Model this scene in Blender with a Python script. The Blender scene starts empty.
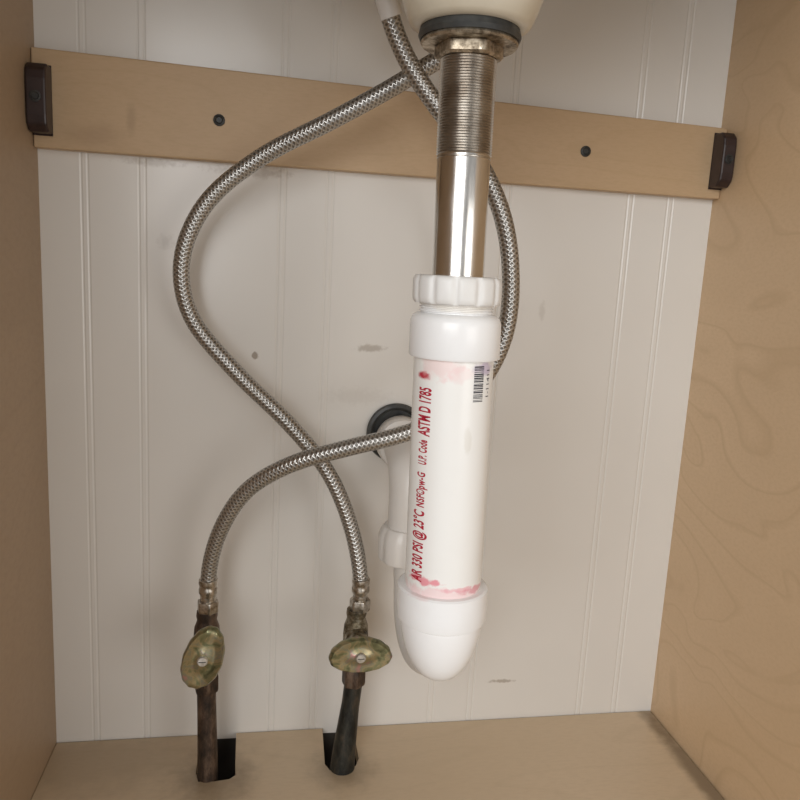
import bpy, math, random, bmesh
from mathutils import Vector, Matrix
random.seed(4)
C=bpy.context.scene.collection
bpy.context.scene.view_settings.view_transform='Standard'
# ---------------------------------------------------------------- helpers
def empty(name,loc=(0,0,0)):
    e=bpy.data.objects.new(name,None); e.empty_display_size=.02; C.objects.link(e); return e
def mk(name,verts,faces,mat,parent=None,smooth=True,angle=35,uvs=None,bevel=0,segs=2):
    me=bpy.data.meshes.new(name); me.from_pydata([tuple(v) for v in verts],[],faces); me.validate()
    bm=bmesh.new(); bm.from_mesh(me)
    if uvs is None: bmesh.ops.recalc_face_normals(bm,faces=bm.faces)
    bm.to_mesh(me); bm.free()
    if uvs is not None:
        l=me.uv_layers.new(name='UVMap')
        for p in me.polygons:
            for k,li in enumerate(p.loop_indices): l.data[li].uv=uvs[p.index][k]
    if smooth:
        for p in me.polygons:p.use_smooth=True
        me.set_sharp_from_angle(angle=math.radians(angle))
    me.materials.append(mat)
    o=bpy.data.objects.new(name,me); C.objects.link(o)
    if parent:o.parent=parent
    if bevel:
        m=o.modifiers.new('bv','BEVEL'); m.width=bevel; m.segments=segs; m.limit_method='ANGLE'
    return o
def box(name,a,b,mat,parent=None,bevel=0):
    x0,y0,z0=a;x1,y1,z1=b
    v=[(x0,y0,z0),(x1,y0,z0),(x1,y1,z0),(x0,y1,z0),(x0,y0,z1),(x1,y0,z1),(x1,y1,z1),(x0,y1,z1)]
    f=[(0,3,2,1),(4,5,6,7),(0,1,5,4),(1,2,6,5),(2,3,7,6),(3,0,4,7)]
    return mk(name,v,f,mat,parent,smooth=False,bevel=bevel)
def lathe(name,prof,center,mat,parent=None,n=64,axis='Z',mod=None,angle=35,closed=True):
    V=[];F=[]
    cx,cy,cz=center
    for r,h in prof:
        for k in range(n):
            th=2*math.pi*k/n
            rr=mod(th,r,h) if mod else r
            p=Vector((rr*math.cos(th),rr*math.sin(th),h))
            if axis=='Y': p=Vector((p.x,-p.z,p.y))
            V.append((p.x+cx,p.y+cy,p.z+cz))
    m=len(prof)
    for i in range(m-1):
        for k in range(n):
            k2=(k+1)%n
            F.append((i*n+k,i*n+k2,(i+1)*n+k2,(i+1)*n+k))
    if closed:
        F.append(tuple(range(n-1,-1,-1))); F.append(tuple((m-1)*n+k for k in range(n)))
    return mk(name,V,F,mat,parent,angle=angle)
def catmull(P,step):
    P=[Vector(p) for p in P]
    P=[P[0]*2-P[1]]+P+[P[-1]*2-P[-2]]
    out=[]
    for i in range(1,len(P)-2):
        p0,p1,p2,p3=P[i-1:i+3]
        d=(p2-p1).length; n=max(2,int(d/step))
        t0=0;t1=t0+max((p1-p0).length,1e-5)**.5;t2=t1+max((p2-p1).length,1e-5)**.5;t3=t2+max((p3-p2).length,1e-5)**.5
        for k in range(n):
            t=t1+(t2-t1)*k/n
            A1=p0*((t1-t)/(t1-t0))+p1*((t-t0)/(t1-t0));A2=p1*((t2-t)/(t2-t1))+p2*((t-t1)/(t2-t1));A3=p2*((t3-t)/(t3-t2))+p3*((t-t2)/(t3-t2))
            B1=A1*((t2-t)/(t2-t0))+A2*((t-t0)/(t2-t0));B2=A2*((t3-t)/(t3-t1))+A3*((t-t1)/(t3-t1))
            out.append(B1*((t2-t)/(t2-t1))+B2*((t-t1)/(t2-t1)))
    out.append(P[-2]); return out
def smooth_pts(S,it):
    for _ in range(it):
        S=[S[0]]+[(S[i-1]+S[i]*2+S[i+1])/4 for i in range(1,len(S)-1)]+[S[-1]]
    return S
def tube(name,pts,r,mat,parent=None,n=24,step=.002,cap=True,sm=30):
    S=smooth_pts(catmull(pts,step),sm)
    V=[];L=0;Ls=[]
    T=(S[1]-S[0]).normalized(); N=T.orthogonal().normalized()
    for i,p in enumerate(S):
        if i<len(S)-1: T2=(S[min(i+1,len(S)-1)]-S[max(i-1,0)]).normalized()
        else: T2=(S[-1]-S[-2]).normalized()
        q=T.rotation_difference(T2); N=(q@N); N=(N-T2*N.dot(T2)).normalized(); T=T2
        B=T.cross(N)
        if i: L+=(p-S[i-1]).length
        Ls.append(L)
        rr=r(L) if callable(r) else r
        for k in range(n):
            th=2*math.pi*k/n
            V.append(p+N*(rr*math.cos(th))+B*(rr*math.sin(th)))
    F=[];U=[]
    for i in range(len(S)-1):
        for k in range(n):
            k2=(k+1)%n
            F.append((i*n+k,i*n+k2,(i+1)*n+k2,(i+1)*n+k))
            U.append([(Ls[i],k/n),(Ls[i],(k+1)/n),(Ls[i+1],(k+1)/n),(Ls[i+1],k/n)])
    if cap:
        F.append(tuple(range(n-1,-1,-1)));U.append([(0,0)]*n)
        F.append(tuple((len(S)-1)*n+k for k in range(n)));U.append([(0,0)]*n)
    return mk(name,V,F,mat,parent,uvs=U,angle=60)
# ---------------------------------------------------------------- materials
class M:
    def __init__(s,name):
        s.m=bpy.data.materials.new(name); s.m.use_nodes=True; s.nt=s.m.node_tree; s.b=s.nt.nodes['Principled BSDF']
        s.tc=s.nt.nodes.new('ShaderNodeTexCoord'); s.nc={}
    def n(s,t,**k):
        x=s.nt.nodes.new(t)
        for a,b in k.items(): setattr(x,a,b)
        return x
    def l(s,a,b): s.nt.links.new(a,b)
    def mapping(s,scale,src='Object',rot=(0,0,0),loc=(0,0,0)):
        m=s.n('ShaderNodeMapping'); m.inputs['Scale'].default_value=scale; m.inputs['Rotation'].default_value=rot; m.inputs['Location'].default_value=loc
        s.l(s.tc.outputs[src],m.inputs[0]); return m.outputs[0]
    def noise(s,vec,scale,detail=4,rough=.5,dist=0):
        x=s.n('ShaderNodeTexNoise'); x.inputs['Scale'].default_value=scale; x.inputs['Detail'].default_value=detail; x.inputs['Roughness'].default_value=rough; x.inputs['Distortion'].default_value=dist
        s.l(vec,x.inputs['Vector']); return x.outputs['Fac']
    def ramp(s,fac,stops,interp='LINEAR'):
        r=s.n('ShaderNodeValToRGB'); r.color_ramp.interpolation=interp
        e=r.color_ramp.elements
        while len(e)<len(stops): e.new(.5)
        for i,(p,c) in enumerate(stops):
            e[i].position=p; e[i].color=(c[0],c[1],c[2],1) if hasattr(c,'__len__') else (c,c,c,1)
        s.l(fac,r.inputs[0]); return r.outputs[0]
    def mix(s,fac,a,b,blend='MIX'):
        x=s.n('ShaderNodeMix',data_type='RGBA',blend_type=blend)
        for v,i in ((fac,0),(a,6),(b,7)):
            if isinstance(v,bpy.types.NodeSocket): s.l(v,x.inputs[i])
            elif i==0: x.inputs[0].default_value=v
            else: x.inputs[i].default_value=(*v,1)
        return x.outputs[2]
    def math(s,op,a,b=0,clamp=False):
        x=s.n('ShaderNodeMath',operation=op,use_clamp=clamp)
        for v,i in ((a,0),(b,1)):
            if isinstance(v,bpy.types.NodeSocket): s.l(v,x.inputs[i])
            else: x.inputs[i].default_value=v
        return x.outputs[0]
    def blob(s,c,rad,noise_scale=200,amt=.6,sc=(1,1,1),soft=.6):
        """soft noisy patch around object-space point c"""
        sub=s.n('ShaderNodeVectorMath',operation='SUBTRACT'); s.l(s.tc.outputs['Object'],sub.inputs[0]); sub.inputs[1].default_value=c
        mul=s.n('ShaderNodeVectorMath',operation='MULTIPLY'); s.l(sub.outputs[0],mul.inputs[0]); mul.inputs[1].default_value=sc
        ln=s.n('ShaderNodeVectorMath',operation='LENGTH'); s.l(mul.outputs[0],ln.inputs[0])
        d=s.math('DIVIDE',ln.outputs['Value'],rad)
        if noise_scale not in s.nc: s.nc[noise_scale]=s.math('SUBTRACT',s.noise(s.tc.outputs['Object'],noise_scale,3,.6),.5)
        d=s.math('ADD',d,s.math('MULTIPLY',s.nc[noise_scale],amt*3))
        mr=s.n('ShaderNodeMapRange',interpolation_type='SMOOTHSTEP'); s.l(d,mr.inputs[0])
        mr.inputs[1].default_value=1.1; mr.inputs[2].default_value=1.1-soft; mr.inputs[3].default_value=0; mr.inputs[4].default_value=1
        return mr.outputs[0]
    def set(s,color=None,rough=.5,metal=0,coat=0):
        for v,k in ((color,'Base Color'),(rough,'Roughness'),(metal,'Metallic'),(coat,'Coat Weight')):
            if v is None: continue
            if isinstance(v,bpy.types.NodeSocket): s.l(v,s.b.inputs[k])
            else: s.b.inputs[k].default_value=(*v,1) if hasattr(v,'__len__') else v
        return s
    def bump(s,h,strength=.3,dist=.001):
        x=s.n('ShaderNodeBump'); x.inputs['Strength'].default_value=strength; x.inputs['Distance'].default_value=dist
        s.l(h,x.inputs['Height']); s.l(x.outputs[0],s.b.inputs['Normal'])

def wood(name,scale,c1,c2,c3,rough=.45,swirl=0.6,stains_shade=(),bandamt=.8,nb=9.0):
    m=M(name)
    v=m.mapping(scale)
    w=m.noise(v,2.0,2,.45,swirl)
    bands=m.math('FRACT',m.math('MULTIPLY',w,nb))
    bands=m.ramp(bands,[(0,.25),(.75,0),(.93,1),(1,.25)])
    fine=m.noise(m.mapping(tuple(a*16 for a in scale)),6,3,.6)
    big=m.noise(m.mapping((1,1,1)),4,2,.5)
    col=m.mix(m.math('MULTIPLY',bands,bandamt),c1,c2)
    col=m.mix(m.math('MULTIPLY',m.math('SUBTRACT',fine,.42,True),1.1,True),col,c3)
    col=m.mix(m.ramp(big,[(.35,0),(.7,.4)]),col,c2)
    for c,r,a,dc,sc in stains_shade:
        col=m.mix(m.math('MULTIPLY',m.blob(c,r,60,.25,sc,.9),a),col,dc)
    m.set(col,rough); m.bump(fine,.06,.0005); return m.m
wall_r=wood('birch_right_lit',(1.2,2.2,4.2),(.66,.475,.295),(.57,.40,.235),(.52,.355,.205),.40,.8,bandamt=.9)
wall_l=wood('birch_left_shaded',(1.2,1.2,2.4),(.43,.305,.195),(.38,.265,.165),(.33,.225,.14),.5,.5,bandamt=.35)  # same birch as the right wall, its shade put into the darker colour
railw=wood('birch_rail',(1.6,2,7),(.59,.42,.255),(.53,.37,.215),(.46,.31,.175),.5,.3,
    stains_shade=[((.045,-.012,.545),.012,.3,(.30,.19,.11),(.4,.2,.9)),((.075,-.012,.56),.008,.3,(.26,.17,.10),(1.6,.2,.5)),((.28,-.012,.603),.05,.3,(.36,.25,.16),(1,.2,3))],bandamt=.5)
floorw=wood('birch_floor',(1.0,4,2),(.70,.56,.395),(.63,.50,.34),(.56,.43,.29),.36,.4,
    stains_shade=[((.150,-.066,0),.045,.55,(.16,.11,.065),(1,1,1)),((.262,-.062,0),.038,.5,(.17,.12,.07),(1,1,1)),
            ((.04,-.03,0),.10,.40,(.30,.22,.14),(.6,1.6,1)),((.594,-.12,0),.035,.7,(.14,.095,.055),(2.2,.2,1)),((.595,-.02,0),.025,.4,(.18,.12,.07),(1.5,.5,1))],bandamt=.5)  # back-left patch is painted shade; right edge mixes sealant with painted shadow gap
# white laminated beadboard
m=M('white_beadboard')
n1=m.noise(m.mapping((1,1,1)),5,3,.5); n3=m.noise(m.mapping((1,1,1)),110,4,.65)
col=m.mix(m.ramp(n1,[(.3,0),(.7,1)]),(.77,.74,.69),(.81,.785,.74))
col=m.mix(m.ramp(n3,[(.72,0),(.80,.3)]),col,(.42,.36,.29))
for c,r,a,sc,so in [((.279,0,.380),.011,.5,(.7,1,2.8),.7),((.176,0,.37),.0035,.8,(1,1,1),.5),((.12,0,.40),.006,.25,(1,1,1),.8),
                 ((.27,0,.335),.03,.12,(.8,1,3),.9),((.43,0,.042),.0045,.6,(.3,1,2),.7),((.10,0,.465),.008,.25,(1,1,1),.9),
                 ((.17,0,.527),.014,.5,(.35,1,2.5),.9),((.09,0,.529),.012,.4,(.4,1,3),.9),((.375,0,.36),.008,.2,(1,1,1),.9),((.44,0,.42),.004,.2,(1,1,.4),.8)]:
    col=m.mix(m.math('MULTIPLY',m.blob(c,r,190,.55,sc,so),a),col,(.30,.24,.18))
m.set(col,.22); m.bump(m.noise(m.mapping((1,1,.6)),16,2,.5),.12,.002); beadboard=m.m
def pvc(name,c,rough=.3,dirt=.25,extra=()):
    m=M(name); n=m.noise(m.mapping((1,1,1)),45,4,.6)
    col=m.mix(m.math('MULTIPLY',m.ramp(n,[(.5,0),(.8,1)]),dirt),c,(.62,.57,.50))
    for cc,r,a,dc,sc,ns,am in extra: col=m.mix(m.math('MULTIPLY',m.blob(cc,r,ns,am,sc),a),col,dc)
    m.set(col,rough)
    m.bump(m.noise(m.mapping((1,1,1)),120,2,.5),.04,.0005); return m.m
pvc_fit=pvc('pvc_fitting',(.90,.90,.90),.25,.10,
    [((.2925,-.2615,.213),.0010,.8,(.35,.3,.22),(1,1,1),300,.1),((.285,-.25,.258),.010,.35,(.85,.5,.5),(1,1,2.5),110,.5),((.299,-.26,.4335),.03,.3,(.68,.58,.42),(1,1,7),110,.4)])
pvc_nut=pvc('slip_nut_plastic',(.80,.79,.77),.42,.2)
pvc_trap=pvc('trap_plastic',(.76,.73,.69),.33,.25)
pvc_pipe=pvc('pvc_pipe_plastic',(.89,.88,.85),.25,.05,[
    ((.278,-.247,.392),.0044,.97,(.50,.015,.04),(.7,.7,1.5),260,.30),
    ((.286,-.255,.398),.015,.40,(.88,.54,.53),(1,1,1.8),110,.7),
    ((.298,-.258,.394),.009,.30,(.88,.60,.60),(1,1,1.6),110,.7),
    ((.314,-.253,.398),.009,.65,(.45,.34,.52),(1,1,1.8),110,.7),
    ((.298,-.256,.258),.022,.45,(.88,.50,.52),(.6,.6,4.2),140,.7),
    ((.283,-.253,.266),.010,.80,(.80,.20,.26),(.7,.7,3.4),200,.7),
    ((.306,-.257,.262),.009,.55,(.82,.30,.36),(.6,.6,5.0),200,.6),
    ((.317,-.25,.260),.009,.65,(.75,.28,.34),(.7,.7,3.6),140,.7),
    ((.305,-.257,.355),.003,.25,(.6,.55,.45),(1,1,.3),110,.4)])
m=M('red_ink'); n=m.noise(m.mapping((1,1,1)),900,2,.6); m.set(m.mix(m.ramp(n,[(.58,0),(.8,.4)]),(.45,.010,.035),(.75,.35,.38)),.5); red_ink=m.m
m=M('black_ink'); n=m.noise(m.mapping((1,1,1)),700,2,.5); m.set(m.mix(m.ramp(n,[(.5,0),(.8,.4)]),(.02,.02,.03),(.25,.25,.27)),.5); black_ink=m.m
m=M('brushed_steel'); n=m.noise(m.mapping((1,1,.1)),260,3,.6); n2=m.noise(m.mapping((1,1,.3)),70,4,.6)
m.set(m.mix(m.ramp(n2,[(.45,0),(.75,.5)]),(.70,.68,.65),(.42,.38,.33)),m.ramp(n,[(.3,.15),(.7,.27)]),1); steel=m.m
m=M('threaded_steel'); n2=m.noise(m.mapping((1,1,1)),90,4,.6)
m.set(m.mix(m.ramp(n2,[(.4,0),(.7,.8)]),(.52,.49,.45),(.34,.30,.26)),.30,1); thread_m=m.m
m=M('lock_nut_metal'); n=m.noise(m.mapping((1,1,1)),200,4,.65)
m.set(m.ramp(n,[(.35,(.12,.09,.06)),(.55,(.42,.35,.26)),(.7,(.60,.54,.45))]),m.ramp(n,[(.3,.55),(.7,.3)]),.85); m.bump(n,.25,.0006); locknut=m.m
m=M('corroded_brass'); n=m.noise(m.mapping((1,1,1)),160,4,.65)
m.set(m.ramp(n,[(.35,(.05,.04,.025)),(.5,(.18,.145,.09)),(.65,(.40,.36,.28))]),m.ramp(n,[(.3,.6),(.7,.38)]),.75); m.bump(n,.35,.0008); brass=m.m
m=M('aged_handle_brass'); n=m.noise(m.mapping((1,1,1)),75,4,.6,.8)
m.set(m.ramp(n,[(.32,(.10,.105,.055)),(.45,(.24,.24,.13)),(.53,(.40,.32,.18)),(.60,(.26,.27,.19)),(.70,(.46,.24,.21))]),.30,.75); m.bump(n,.2,.0006); handle_m=m.m
m=M('dirty_nickel'); n=m.noise(m.mapping((1,1,1)),220,4,.6)
m.set(m.ramp(n,[(.35,(.24,.20,.15)),(.6,(.62,.58,.52))]),.32,.95); nickel=m.m
m=M('oxidised_pipe'); n=m.noise(m.mapping((1,1,.4)),110,5,.7)
m.set(m.ramp(n,[(.35,(.025,.020,.016)),(.5,(.075,.050,.036)),(.64,(.17,.115,.08)),(.78,(.12,.13,.11))]),.5,.5); m.bump(n,.5,.0012); pipe_old=m.m
m=M('green_black_pipe'); n=m.noise(m.mapping((1,1,.4)),100,5,.7)
m.set(m.ramp(n,[(.38,(.012,.013,.012)),(.52,(.035,.036,.030)),(.62,(.07,.055,.04)),(.76,(.09,.12,.11))]),.42,.35); m.bump(n,.5,.0012); pipe_green=m.m
m=M('screw_silver'); n=m.noise(m.mapping((1,1,1)),300,2); m.set(m.ramp(n,[(.3,(.5,.5,.48)),(.7,(.8,.8,.78))]),.3,.8); screw_m=m.m
m=M('ceramic'); n=m.noise(m.mapping((1,1,1)),25,4,.6)
m.set(m.mix(m.ramp(n,[(.45,0),(.75,.6)]),(.60,.54,.43),(.48,.41,.30)),.35,0,.3); ceramic=m.m
m=M('black_rubber'); n=m.noise(m.mapping((1,1,1)),120,4); m.set(m.ramp(n,[(.3,(.012,.013,.014)),(.7,(.05,.05,.045))]),.45); rubber=m.m
m=M('bracket_brown'); n=m.noise(m.mapping((1,1,1)),60,4); m.set(m.ramp(n,[(.3,(.024,.013,.012)),(.7,(.045,.026,.024))]),.38); brk=m.m
m=M('dark_void'); n=m.noise(m.mapping((1,1,1)),20,4); m.set(m.ramp(n,[(.3,(.03,.026,.022)),(.7,(.07,.058,.046))]),.9); dark=m.m  # dark colour stands in for the shade of unlit voids
m=M('stone_counter'); n=m.noise(m.mapping((1,1,1)),40,5); m.set(m.ramp(n,[(.3,(.35,.32,.28)),(.7,(.5,.47,.42))]),.4); counter=m.m
# stainless braid: woven helical strands from the hose's own UVs
m=M('stainless_braid')
sx=m.n('ShaderNodeSeparateXYZ'); m.l(m.tc.outputs['UV'],sx.inputs[0])
u=m.math('MULTIPLY',sx.outputs[0],2*math.pi*270); v=m.math('MULTIPLY',sx.outputs[1],2*math.pi*8)
a=m.math('SINE',m.math('ADD',u,v)); b=m.math('SINE',m.math('SUBTRACT',u,v))
h=m.math('MAXIMUM',a,b)
n=m.noise(m.mapping((1,1,1)),40,3)
col=m.mix(m.ramp(h,[(.0,0),(.75,1)]),(.23,.22,.205),(.54,.525,.50))
col=m.mix(m.ramp(n,[(.4,0),(.8,.4)]),col,(.36,.33,.29))
m.set(col,.32,.88); m.bump(h,.4,.0005); braid=m.m

# ---------------------------------------------------------------- cabinet shell
W=.60
gx=[]
for c in (.0355,.081,.197,.238,.357,.398,.517,.557): gx+= [c-.0026,c+.0026]
prof=[(-.02,0)]
for g in gx: prof+=[(g-.0013,0),(g-.0003,.0004),(g+.0003,.0004),(g+.0013,0)]
prof.append((W+.02,0))
V=[];F=[]
for x,y in prof: V+=[(x,y,-.006),(x,y,.80)]
for i in range(len(prof)-1): F.append((2*i,2*i+2,2*i+3,2*i+1))
k=len(V); V+=[(-.02,.006,-.006),(-.02,.006,.80),(W+.02,.006,-.006),(W+.02,.006,.80)]
F+=[(k,k+1,k+3,k+2),(0,1,k+1,k),(k-2,k+2,k+3,k-1)]
mk('wall_back',V,F,beadboard,smooth=False)
box('notch_shade_backing',(-.016,.0062,-.09),(W+.016,.018,.80),dark)  # dark sheet added so the floor notches look shaded
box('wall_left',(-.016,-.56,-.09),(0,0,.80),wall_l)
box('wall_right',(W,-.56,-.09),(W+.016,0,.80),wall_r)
out=[(.0005,-.56),(.5985,-.56),(.5985,-.0015),(.278,-.0015),(.279,-.050),(.275,-.060),(.262,-.066),(.251,-.064),(.247,-.055),(.248,-.0015),
     (.1645,-.0015),(.166,-.05),(.167,-.062),(.162,-.067),(.148,-.069),(.135,-.068),(.1315,-.055),(.1315,-.0015),(.0005,-.0015)]
V=[(x,y,0) for x,y in out]+[(x,y,-.013) for x,y in out]; n=len(out)
F=[tuple(range(n)),tuple(range(2*n-1,n-1,-1))]+[(i,(i+1)%n,(i+1)%n+n,i+n) for i in range(n)]
mk('floor',V,F,floorw,smooth=False)
box('subfloor',(-.016,-.56,-.10),(W+.016,.018,-.09),dark)
rc=.2; cx,cy=.302,-.29
V=[];F=[];n=64
for z in (.80,.83):
    for k in range(n):
        th=2*math.pi*k/n; V.append((cx+rc*math.cos(th),cy+rc*math.sin(th),z))
    for k in range(n):
        th=2*math.pi*k/n; c,s=math.cos(th),math.sin(th)
        q=max(abs(c)/.33,abs(s)/.30); V.append((cx+c/q,cy+s/q,z))
for k in range(n):
    j=(k+1)%n
    F+=[(k,j,n+j,n+k),(2*n+k,3*n+k,3*n+j,2*n+j),(k,2*n+k,2*n+j,j),(n+k,n+j,3*n+j,3*n+k)]
mk('countertop',V,F,counter,smooth=False)

# ---------------------------------------------------------------- wooden rail
rail=empty('mounting_rail')
yb,yf=-.0003,-.012
V=[(.0005,yf,.533),(W-.0005,yf,.532),(W-.0005,yf,.595),(.0005,yf,.608),(.0005,yb,.533),(W-.0005,yb,.532),(W-.0005,yb,.595),(.0005,yb,.608)]
F=[(0,1,2,3),(4,7,6,5),(0,4,5,1),(1,5,6,2),(2,6,7,3),(3,7,4,0)]
mk('board',V,F,railw,rail,smooth=False,bevel=.0012)
for i,(x,z) in enumerate(((.144,.565),(.4635,.5645))):
    lathe('screw_%d'%(i+1),[(.0048,0),(.0046,.0012),(.0032,.0016),(.0022,.0008)],(x,-.012,z),rubber,rail,32,'Y')
def bracket(x0,x1,z0,z1,name):
    e=empty(name)
    xm=(x0+x1)/2; y1,y0=-.0125,-.030
    pr=[(y1,z0),(y0+.006,z0),(y0+.001,z0+.005),(y0,z0+.012),(y0,z1-.012),(y0+.001,z1-.005),(y0+.006,z1),(y1,z1)]
    n=len(pr); V=[(x0,a,b) for a,b in pr]+[(x1,a,b) for a,b in pr]
    F=[tuple(range(n)),tuple(range(2*n-1,n-1,-1))]+[(i,(i+1)%n,(i+1)%n+n,i+n) for i in range(n)]
    mk('block',V,F,brk,e,smooth=False,bevel=.0015)
    lathe('screw_recess',[(.0042,0),(.0042,.0008),(.003,.0010),(.0022,.0002)],(xm,y0,(z0+z1)/2),rubber,e,24,'Y')
    box('flange',(x0,-.0135,z0-.001),(x1,-.0122,z1+.001),brk,e)
bracket(.0006,.0155,.543,.594,'corner_bracket')
bracket(W-.0135,W-.0006,.541,.589,'corner_bracket')

# ---------------------------------------------------------------- sink and drain
AX,AY=.302,-.234
sink=empty('sink_basin')
lathe('bowl',[(.026,.586),(.030,.586),(.034,.5885),(.0375,.596),(.041,.607),(.052,.618),(.075,.637),(.105,.662),(.14,.697),(.17,.74),(.19,.797),(.205,.832),(.212,.836),(.200,.840),(.183,.80),(.16,.75),(.13,.705),(.09,.675),(.026,.652)],(AX,AY,0),ceramic,sink,96,closed=False,angle=50)
dr=empty('sink_drain_tailpiece')
lathe('rubber_gasket',[(.0155,.5800),(.0280,.5800),(.0290,.5825),(.0280,.5862),(.0155,.5862)],(AX,AY,0),rubber,dr)
lathe('flange_washer',[(.0155,.5775),(.0268,.5775),(.0276,.5787),(.0268,.5802),(.0155,.5802)],(AX,AY,0),locknut,dr)
def hexm(th,r,h,n=6,off=.3):
    a=((th+off)%(2*math.pi/n))-math.pi/n
    return min(r,r*.90/math.cos(a))
lathe('lock_nut',[(.0152,.5705),(.0180,.5705),(.0195,.5718),(.0195,.5770),(.0188,.5778),(.0152,.5778)],(AX,AY,0),locknut,dr,72,mod=hexm)
pr=[]; z=.5715
pr.append((.0160,z))
while z>.5190:
    pr+=[(.0161,z),(.0152,z-.00075)]; z-=.0015
pr+=[(.0156,z),(.0156,z-.0008),(.0150,z-.0014)]
lathe('threaded_tube',pr,(AX,AY,0),thread_m,dr,64,angle=80)
lathe('smooth_tube',[(.0152,.519),(.0154,.5180),(.0154,.440)],(AX,AY,0),steel,dr,72,closed=False)

# ---------------------------------------------------------------- pvc stub
pv=empty('pvc_drain_pipe')
def lobes(th,r,h):
    return r-.0013*(0.5-0.5*math.cos(12*th))**6 if r>.0255 else r
lathe('slip_nut',[(.0156,.4498),(.0225,.4503),(.0250,.4500),(.0262,.4485),(.0266,.4465),(.0266,.4375),(.0262,.4350),(.0250,.4340),(.0215,.4340)],(AX,AY,0),pvc_nut,pv,144,mod=lobes,angle=50)
pr=[(.0215,.4345)]
z=.4338
for i in range(3): pr+=[(.0222,z),(.0222,z-.0006),(.0210,z-.0010),(.0210,z-.0015)]; z-=.0019
pr+=[(.0212,.4275)]
lathe('threaded_adapter',pr,(AX,AY,0),pvc_fit,pv,72)
lathe('coupling',[(.0212,.4285),(.0238,.4280),(.0262,.4262),(.0272,.4235),(.0274,.4200),(.0275,.4035),(.0268,.4022),(.0245,.4022)],(AX,AY,0),pvc_fit,pv,96)
R=.0242
lathe('pipe',[(R,.415),(R,.40),(R,.36),(R,.32),(R,.28),(R,.245)],(AX,AY,0),pvc_pipe,pv,96,closed=False)
lathe('end_cap',[(.0243,.2565),(.0275,.2565),(.0288,.2555),(.0289,.2440),(.0287,.2365),(.0282,.2345),(.0262,.2333),(.0260,.2290),(.0250,.2220),(.0231,.2140),(.0202,.2065),(.0165,.2000),(.0125,.1955),(.0085,.1928),(.0040,.1914),(.0005,.1910)],(AX,AY,0),pvc_fit,pv,96,angle=24)
fx,fy=-.247,-.969
def onpipe(a,z,r=R+.00012):
    ca,sa=math.cos(a),math.sin(a)
    return (AX+r*(fx*ca-fy*sa),AY+r*(fy*ca+fx*sa),z)
def pipe_text(name,txt,z0,z1,a0,cap,mat,bold=0.0,sp=None):
    cu=bpy.data.curves.new('t','FONT'); cu.body=txt; cu.size=1; cu.offset=bold; cu.resolution_u=4; cu.space_character=sp or (1.0+bold*1.5)
    ob=bpy.data.objects.new('t',cu); C.objects.link(ob)
    bpy.context.view_layer.update()
    dg=bpy.context.evaluated_depsgraph_get(); me=bpy.data.meshes.new_from_object(ob.evaluated_get(dg))
    bpy.data.objects.remove(ob)
    bm=bmesh.new(); bm.from_mesh(me)
    for i in range(-4,16):          # slice so the flat glyphs can bend round the pipe
        bmesh.ops.bisect_plane(bm,geom=bm.verts[:]+bm.edges[:]+bm.faces[:],plane_co=(0,i*.06,0),plane_no=(0,1,0))
    bm.to_mesh(me); bm.free()
    xs=[v.co.x for v in me.vertices]; x0,x1=min(xs),max(xs); ch=.70
    V=[]
    for v in me.vertices:
        z=z0+(v.co.x-x0)/(x1-x0)*(z1-z0); a=a0-(v.co.y/ch*cap)/R
        V.append(onpipe(a,z))
    mk(name,V,[tuple(p.vertices) for p in me.polygons],mat,pv,smooth=False)
D=math.radians
pipe_text('print_pressure','AR 330 PSI @ 23°C',.2645,.3095,D(-33),.0084,red_ink,.030)
pipe_text('print_nsf','NSF®pw-G',.3120,.3335,D(-34),.0062,red_ink,.030,1.12)
pipe_text('print_code','U.P. Code',.3385,.3535,D(-33),.0064,red_ink,.032,1.10)
pipe_text('print_standard','ASTM D 1785',.3560,.3850,D(-30),.0092,red_ink,.030)
pipe_text('print_batch','1-11411',.3810,.3970,D(62),.0030,black_ink,.0)
V=[];F=[];z=.3785
while z<.3995:
    h=random.choice([.0003,.0005,.0008,.0004])
    k=len(V)
    for i in range(7):
        a=D(31+i*17/6); V+=[onpipe(a,z),onpipe(a,z+h)]
    for i in range(6): F.append((k+2*i,k+2*i+2,k+2*i+3,k+2*i+1))
    z+=h+random.choice([.0003,.0004,.0007])
mk('barcode',V,F,black_ink,pv,smooth=False)
# the whole drain hangs very slightly out of plumb
for par in (sink,dr,pv):
    for o in par.children:
        for v in o.data.vertices: v.co.x-=(v.co.z-.235)*.0155

# ---------------------------------------------------------------- wall drain stub with trap
tr=empty('drain_trap')
hc=(.3065,0,.302)
lathe('wall_collar',[(.0205,.0003),(.0275,.0003),(.0280,.0030),(.0270,.0060),(.0245,.0068),(.0225,.0060),(.0215,.0020)],hc,rubber,tr,64,'Y')
lathe('collar_lining',[(.0215,.0001),(.0215,.0015)],(hc[0],0,hc[2]),dark,tr,48,'Y')
tube('elbow',[(.309,-.001,.297),(.310,-.022,.297),(.3115,-.042,.290),(.3125,-.056,.272),(.3125,-.060,.250),(.3125,-.060,.232)],.0190,pvc_trap,tr,48,.002,sm=12)
lathe('elbow_hub',[(.0190,.006),(.0225,.007),(.0235,.010),(.0235,.024),(.0222,.027),(.0190,.028)],(.3095,0,.2965),pvc_trap,tr,64,'Y')
def lob8(th,r,h): return r-.0012*(0.5-0.5*math.cos(8*th))**4 if r>.0225 else r
lathe('slip_nut',[(.0185,.232),(.0215,.232),(.0240,.229),(.0260,.223),(.0260,.205),(.0250,.2020),(.0175,.2020)],(.3120,-.060,0),pvc_trap,tr,96,mod=lob8)
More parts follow.
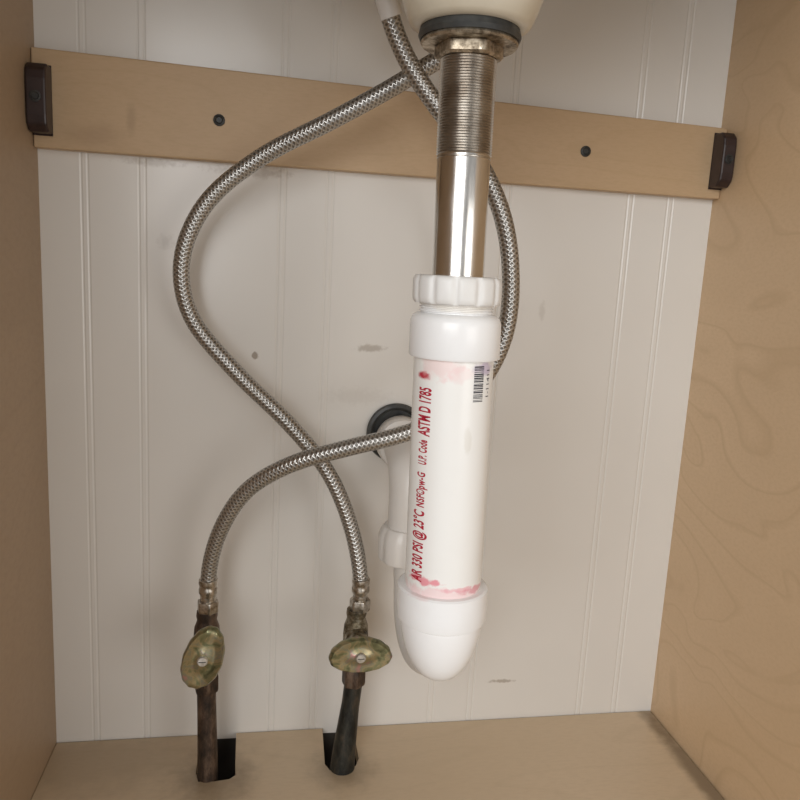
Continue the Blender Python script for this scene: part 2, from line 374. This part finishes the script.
tube('trap_bend',[(.3150,-.060,.215),(.3175,-.060,.180),(.3190,-.0625,.150),(.3215,-.075,.131),(.3245,-.0885,.126),(.3280,-.102,.131),(.3315,-.1145,.150),(.332,-.117,.170)],.0160,pvc_trap,tr,48,.002,sm=12)
lathe('trap_lip',[(.0165,.158),(.0195,.159),(.0200,.162),(.0200,.170),(.0180,.171),(.0140,.171),(.0140,.163)],(.332,-.117,0),pvc_trap,tr,48)

# ---------------------------------------------------------------- hoses
def hose(pts,name):
    e=empty(name)
    tube('braided_tube',pts,.0067,braid,e,24,.002)
    x,y,z=pts[-1]
    lathe('crimp_sleeve',[(.0067,.020),(.0078,.0195),(.0080,.016),(.0073,.0145),(.0073,.0130),(.0079,.0115),(.0079,.0080),(.0070,.0065),(.0066,.004),(.0066,0)],(x,y,z-.004),nickel,e,40)
    lathe('coupling_nut',[(.0060,.0005),(.0088,.0003),(.0092,-.001),(.0092,-.0085),(.0086,-.0098),(.0060,-.0098)],(x,y,z-.004),nickel,e,72,mod=hexm)
    return e
h1=hose([(.246,-.150,.80),(.246,-.147,.72),(.250,-.14,.655),(.261,-.13,.632),(.274,-.125,.605),(.289,-.125,.583),(.313,-.125,.556),(.337,-.125,.530),(.355,-.13,.495),(.3645,-.13,.456),(.3645,-.13,.411),(.352,-.125,.374),(.329,-.115,.345),(.299,-.11,.327),(.253,-.105,.313),(.207,-.095,.296),(.172,-.08,.269),(.150,-.067,.227),(.142,-.06,.190),(.1418,-.06,.170)],'braided_supply_hose')
h2=hose([(.375,-.100,.80),(.372,-.105,.72),(.357,-.11,.665),(.330,-.10,.622),(.304,-.09,.605),(.274,-.08,.586),(.231,-.07,.561),(.178,-.055,.532),(.136,-.05,.494),(.118,-.045,.450),(.124,-.04,.407),(.161,-.04,.361),(.207,-.043,.317),(.242,-.05,.275),(.263,-.055,.226),(.2715,-.06,.186),(.2722,-.06,.168)],'braided_supply_hose')
tube('ferrule',[(.2535,-.1375,.650),(.2600,-.1325,.636),(.2665,-.1290,.6215)],.0076,pvc_nut,h1,32,.001,sm=4)

# ---------------------------------------------------------------- shut-off valves
def valve(x,xb,zt,hz,ang,hw,hh,pm,name,flare):
    e=empty(name); y=-.06
    tube('riser_pipe',[(xb,y-.001,-.088),(xb,y-.001,0.0),(xb+(x-xb)*.5,y,.045),(x,y,.085),(x,y,.10)],(lambda L:.0082+flare*max(0,1-abs(L-.080)/.07)),pm,e,32,.003,sm=6)
    lathe('inlet_nut',[(.0070,.083),(.0100,.083),(.0106,.085),(.0106,.097),(.0100,.099),(.0070,.099)],(x,y,0),pipe_old,e,72,mod=hexm)
    lathe('valve_body',[(.0085,.097),(.0095,.100),(.0092,.110),(.0108,.118),(.0112,hz),(.0105,hz+.009),(.0088,hz+.014),(.0082,zt-.008),(.0090,zt-.004),(.0086,zt)],(x,y,0),pipe_old if pm is pipe_old else brass,e,40)
    lathe('bonnet',[(.0100,.0),(.0102,.012),(.0085,.014),(.0085,.016)],(x,y,hz),brass,e,36,'Y')
    lathe('packing_nut',[(.0098,.013),(.0104,.014),(.0104,.022),(.0094,.024),(.0045,.025)],(x,y,hz),brass,e,72,'Y',mod=hexm)
    lathe('stem',[(.0035,.024),(.0035,.036)],(x,y,hz),nickel,e,20,'Y')
    n=72; V=[];F=[]; prof=[(0.0,-.0405),(.14,-.0410),(.26,-.0408),(.40,-.0390),(.62,-.0392),(.80,-.0405),(.92,-.0408),(1.0,-.0385),(1.0,-.0350),(.93,-.0330),(.6,-.0338),(.2,-.0320),(0,-.0320)]
    ca,sa=math.cos(ang),math.sin(ang)
    for f,yy in prof:
        for k in range(n):
            th=2*math.pi*k/n; sc=1+(.012*math.cos(14*th) if f>.7 else 0)
            px=max(f,.002)*hw/2*math.cos(th)*sc; pz=max(f,.002)*hh/2*math.sin(th)*sc
            V.append((x+px*ca+pz*sa, y+yy-.002*math.cos(2*th)*f*f, hz-px*sa+pz*ca))
    for i in range(len(prof)-1):
        for k in range(n): j=(k+1)%n; F.append((i*n+k,i*n+j,(i+1)*n+j,(i+1)*n+k))
    mk('oval_handle',V,F,handle_m,e,angle=50)
    lathe('handle_screw',[(.0044,.0400),(.0044,.0420),(.0036,.0430),(.0010,.0432)],(x,y,hz),screw_m,e,32,'Y')
    box('screw_slot',(x-.0028,y-.0434,hz-.0003),(x+.0028,y-.0428,hz+.0003),rubber,e)
valve(.1410,.1425,.157,.1335,D(17),.032,.055,pipe_old,'shutoff_valve',0.0008)
valve(.2695,.2625,.155,.1310,0,.053,.031,pipe_green,'shutoff_valve',.0035)

# ---------------------------------------------------------------- lights & world
def area(name,loc,target,size,power,col):
    l=bpy.data.lights.new(name,'AREA'); l.shape='RECTANGLE'; l.size,l.size_y=size; l.energy=power; l.color=col
    o=bpy.data.objects.new(name,l); C.objects.link(o); o.location=loc
    o.rotation_euler=(Vector(target)-Vector(loc)).to_track_quat('-Z','Y').to_euler()
area('window_light',(-.6,-2.0,.9),(.3,0,.3),(1.4,1.2),28,(.98,.99,1.0))
area('fill_light',(1.1,-1.7,.4),(.3,0,.2),(.8,.8),6,(1,.97,.94))  # weak warm fill from the right, added without a lamp in view
w=bpy.data.worlds.new('room'); bpy.context.scene.world=w; w.use_nodes=True
bg=w.node_tree.nodes['Background']; bg.inputs[0].default_value=(1,.985,.96,1); bg.inputs[1].default_value=.37

# ---------------------------------------------------------------- camera
cam=bpy.data.cameras.new('camera'); cam.lens=742/800*36; cam.sensor_width=36; cam.clip_start=.01
co=bpy.data.objects.new('camera',cam); C.objects.link(co); bpy.context.scene.camera=co
fw=Vector((.1711,.9697,-.1745)).normalized(); rt=Vector((.9850,-.1645,.0517)); rt=(rt-fw*rt.dot(fw)).normalized(); up=rt.cross(fw)
R3=Matrix((rt,up,-fw)).transposed()
co.matrix_world=Matrix.Translation((.191,-.669,.453))@R3.to_4x4()
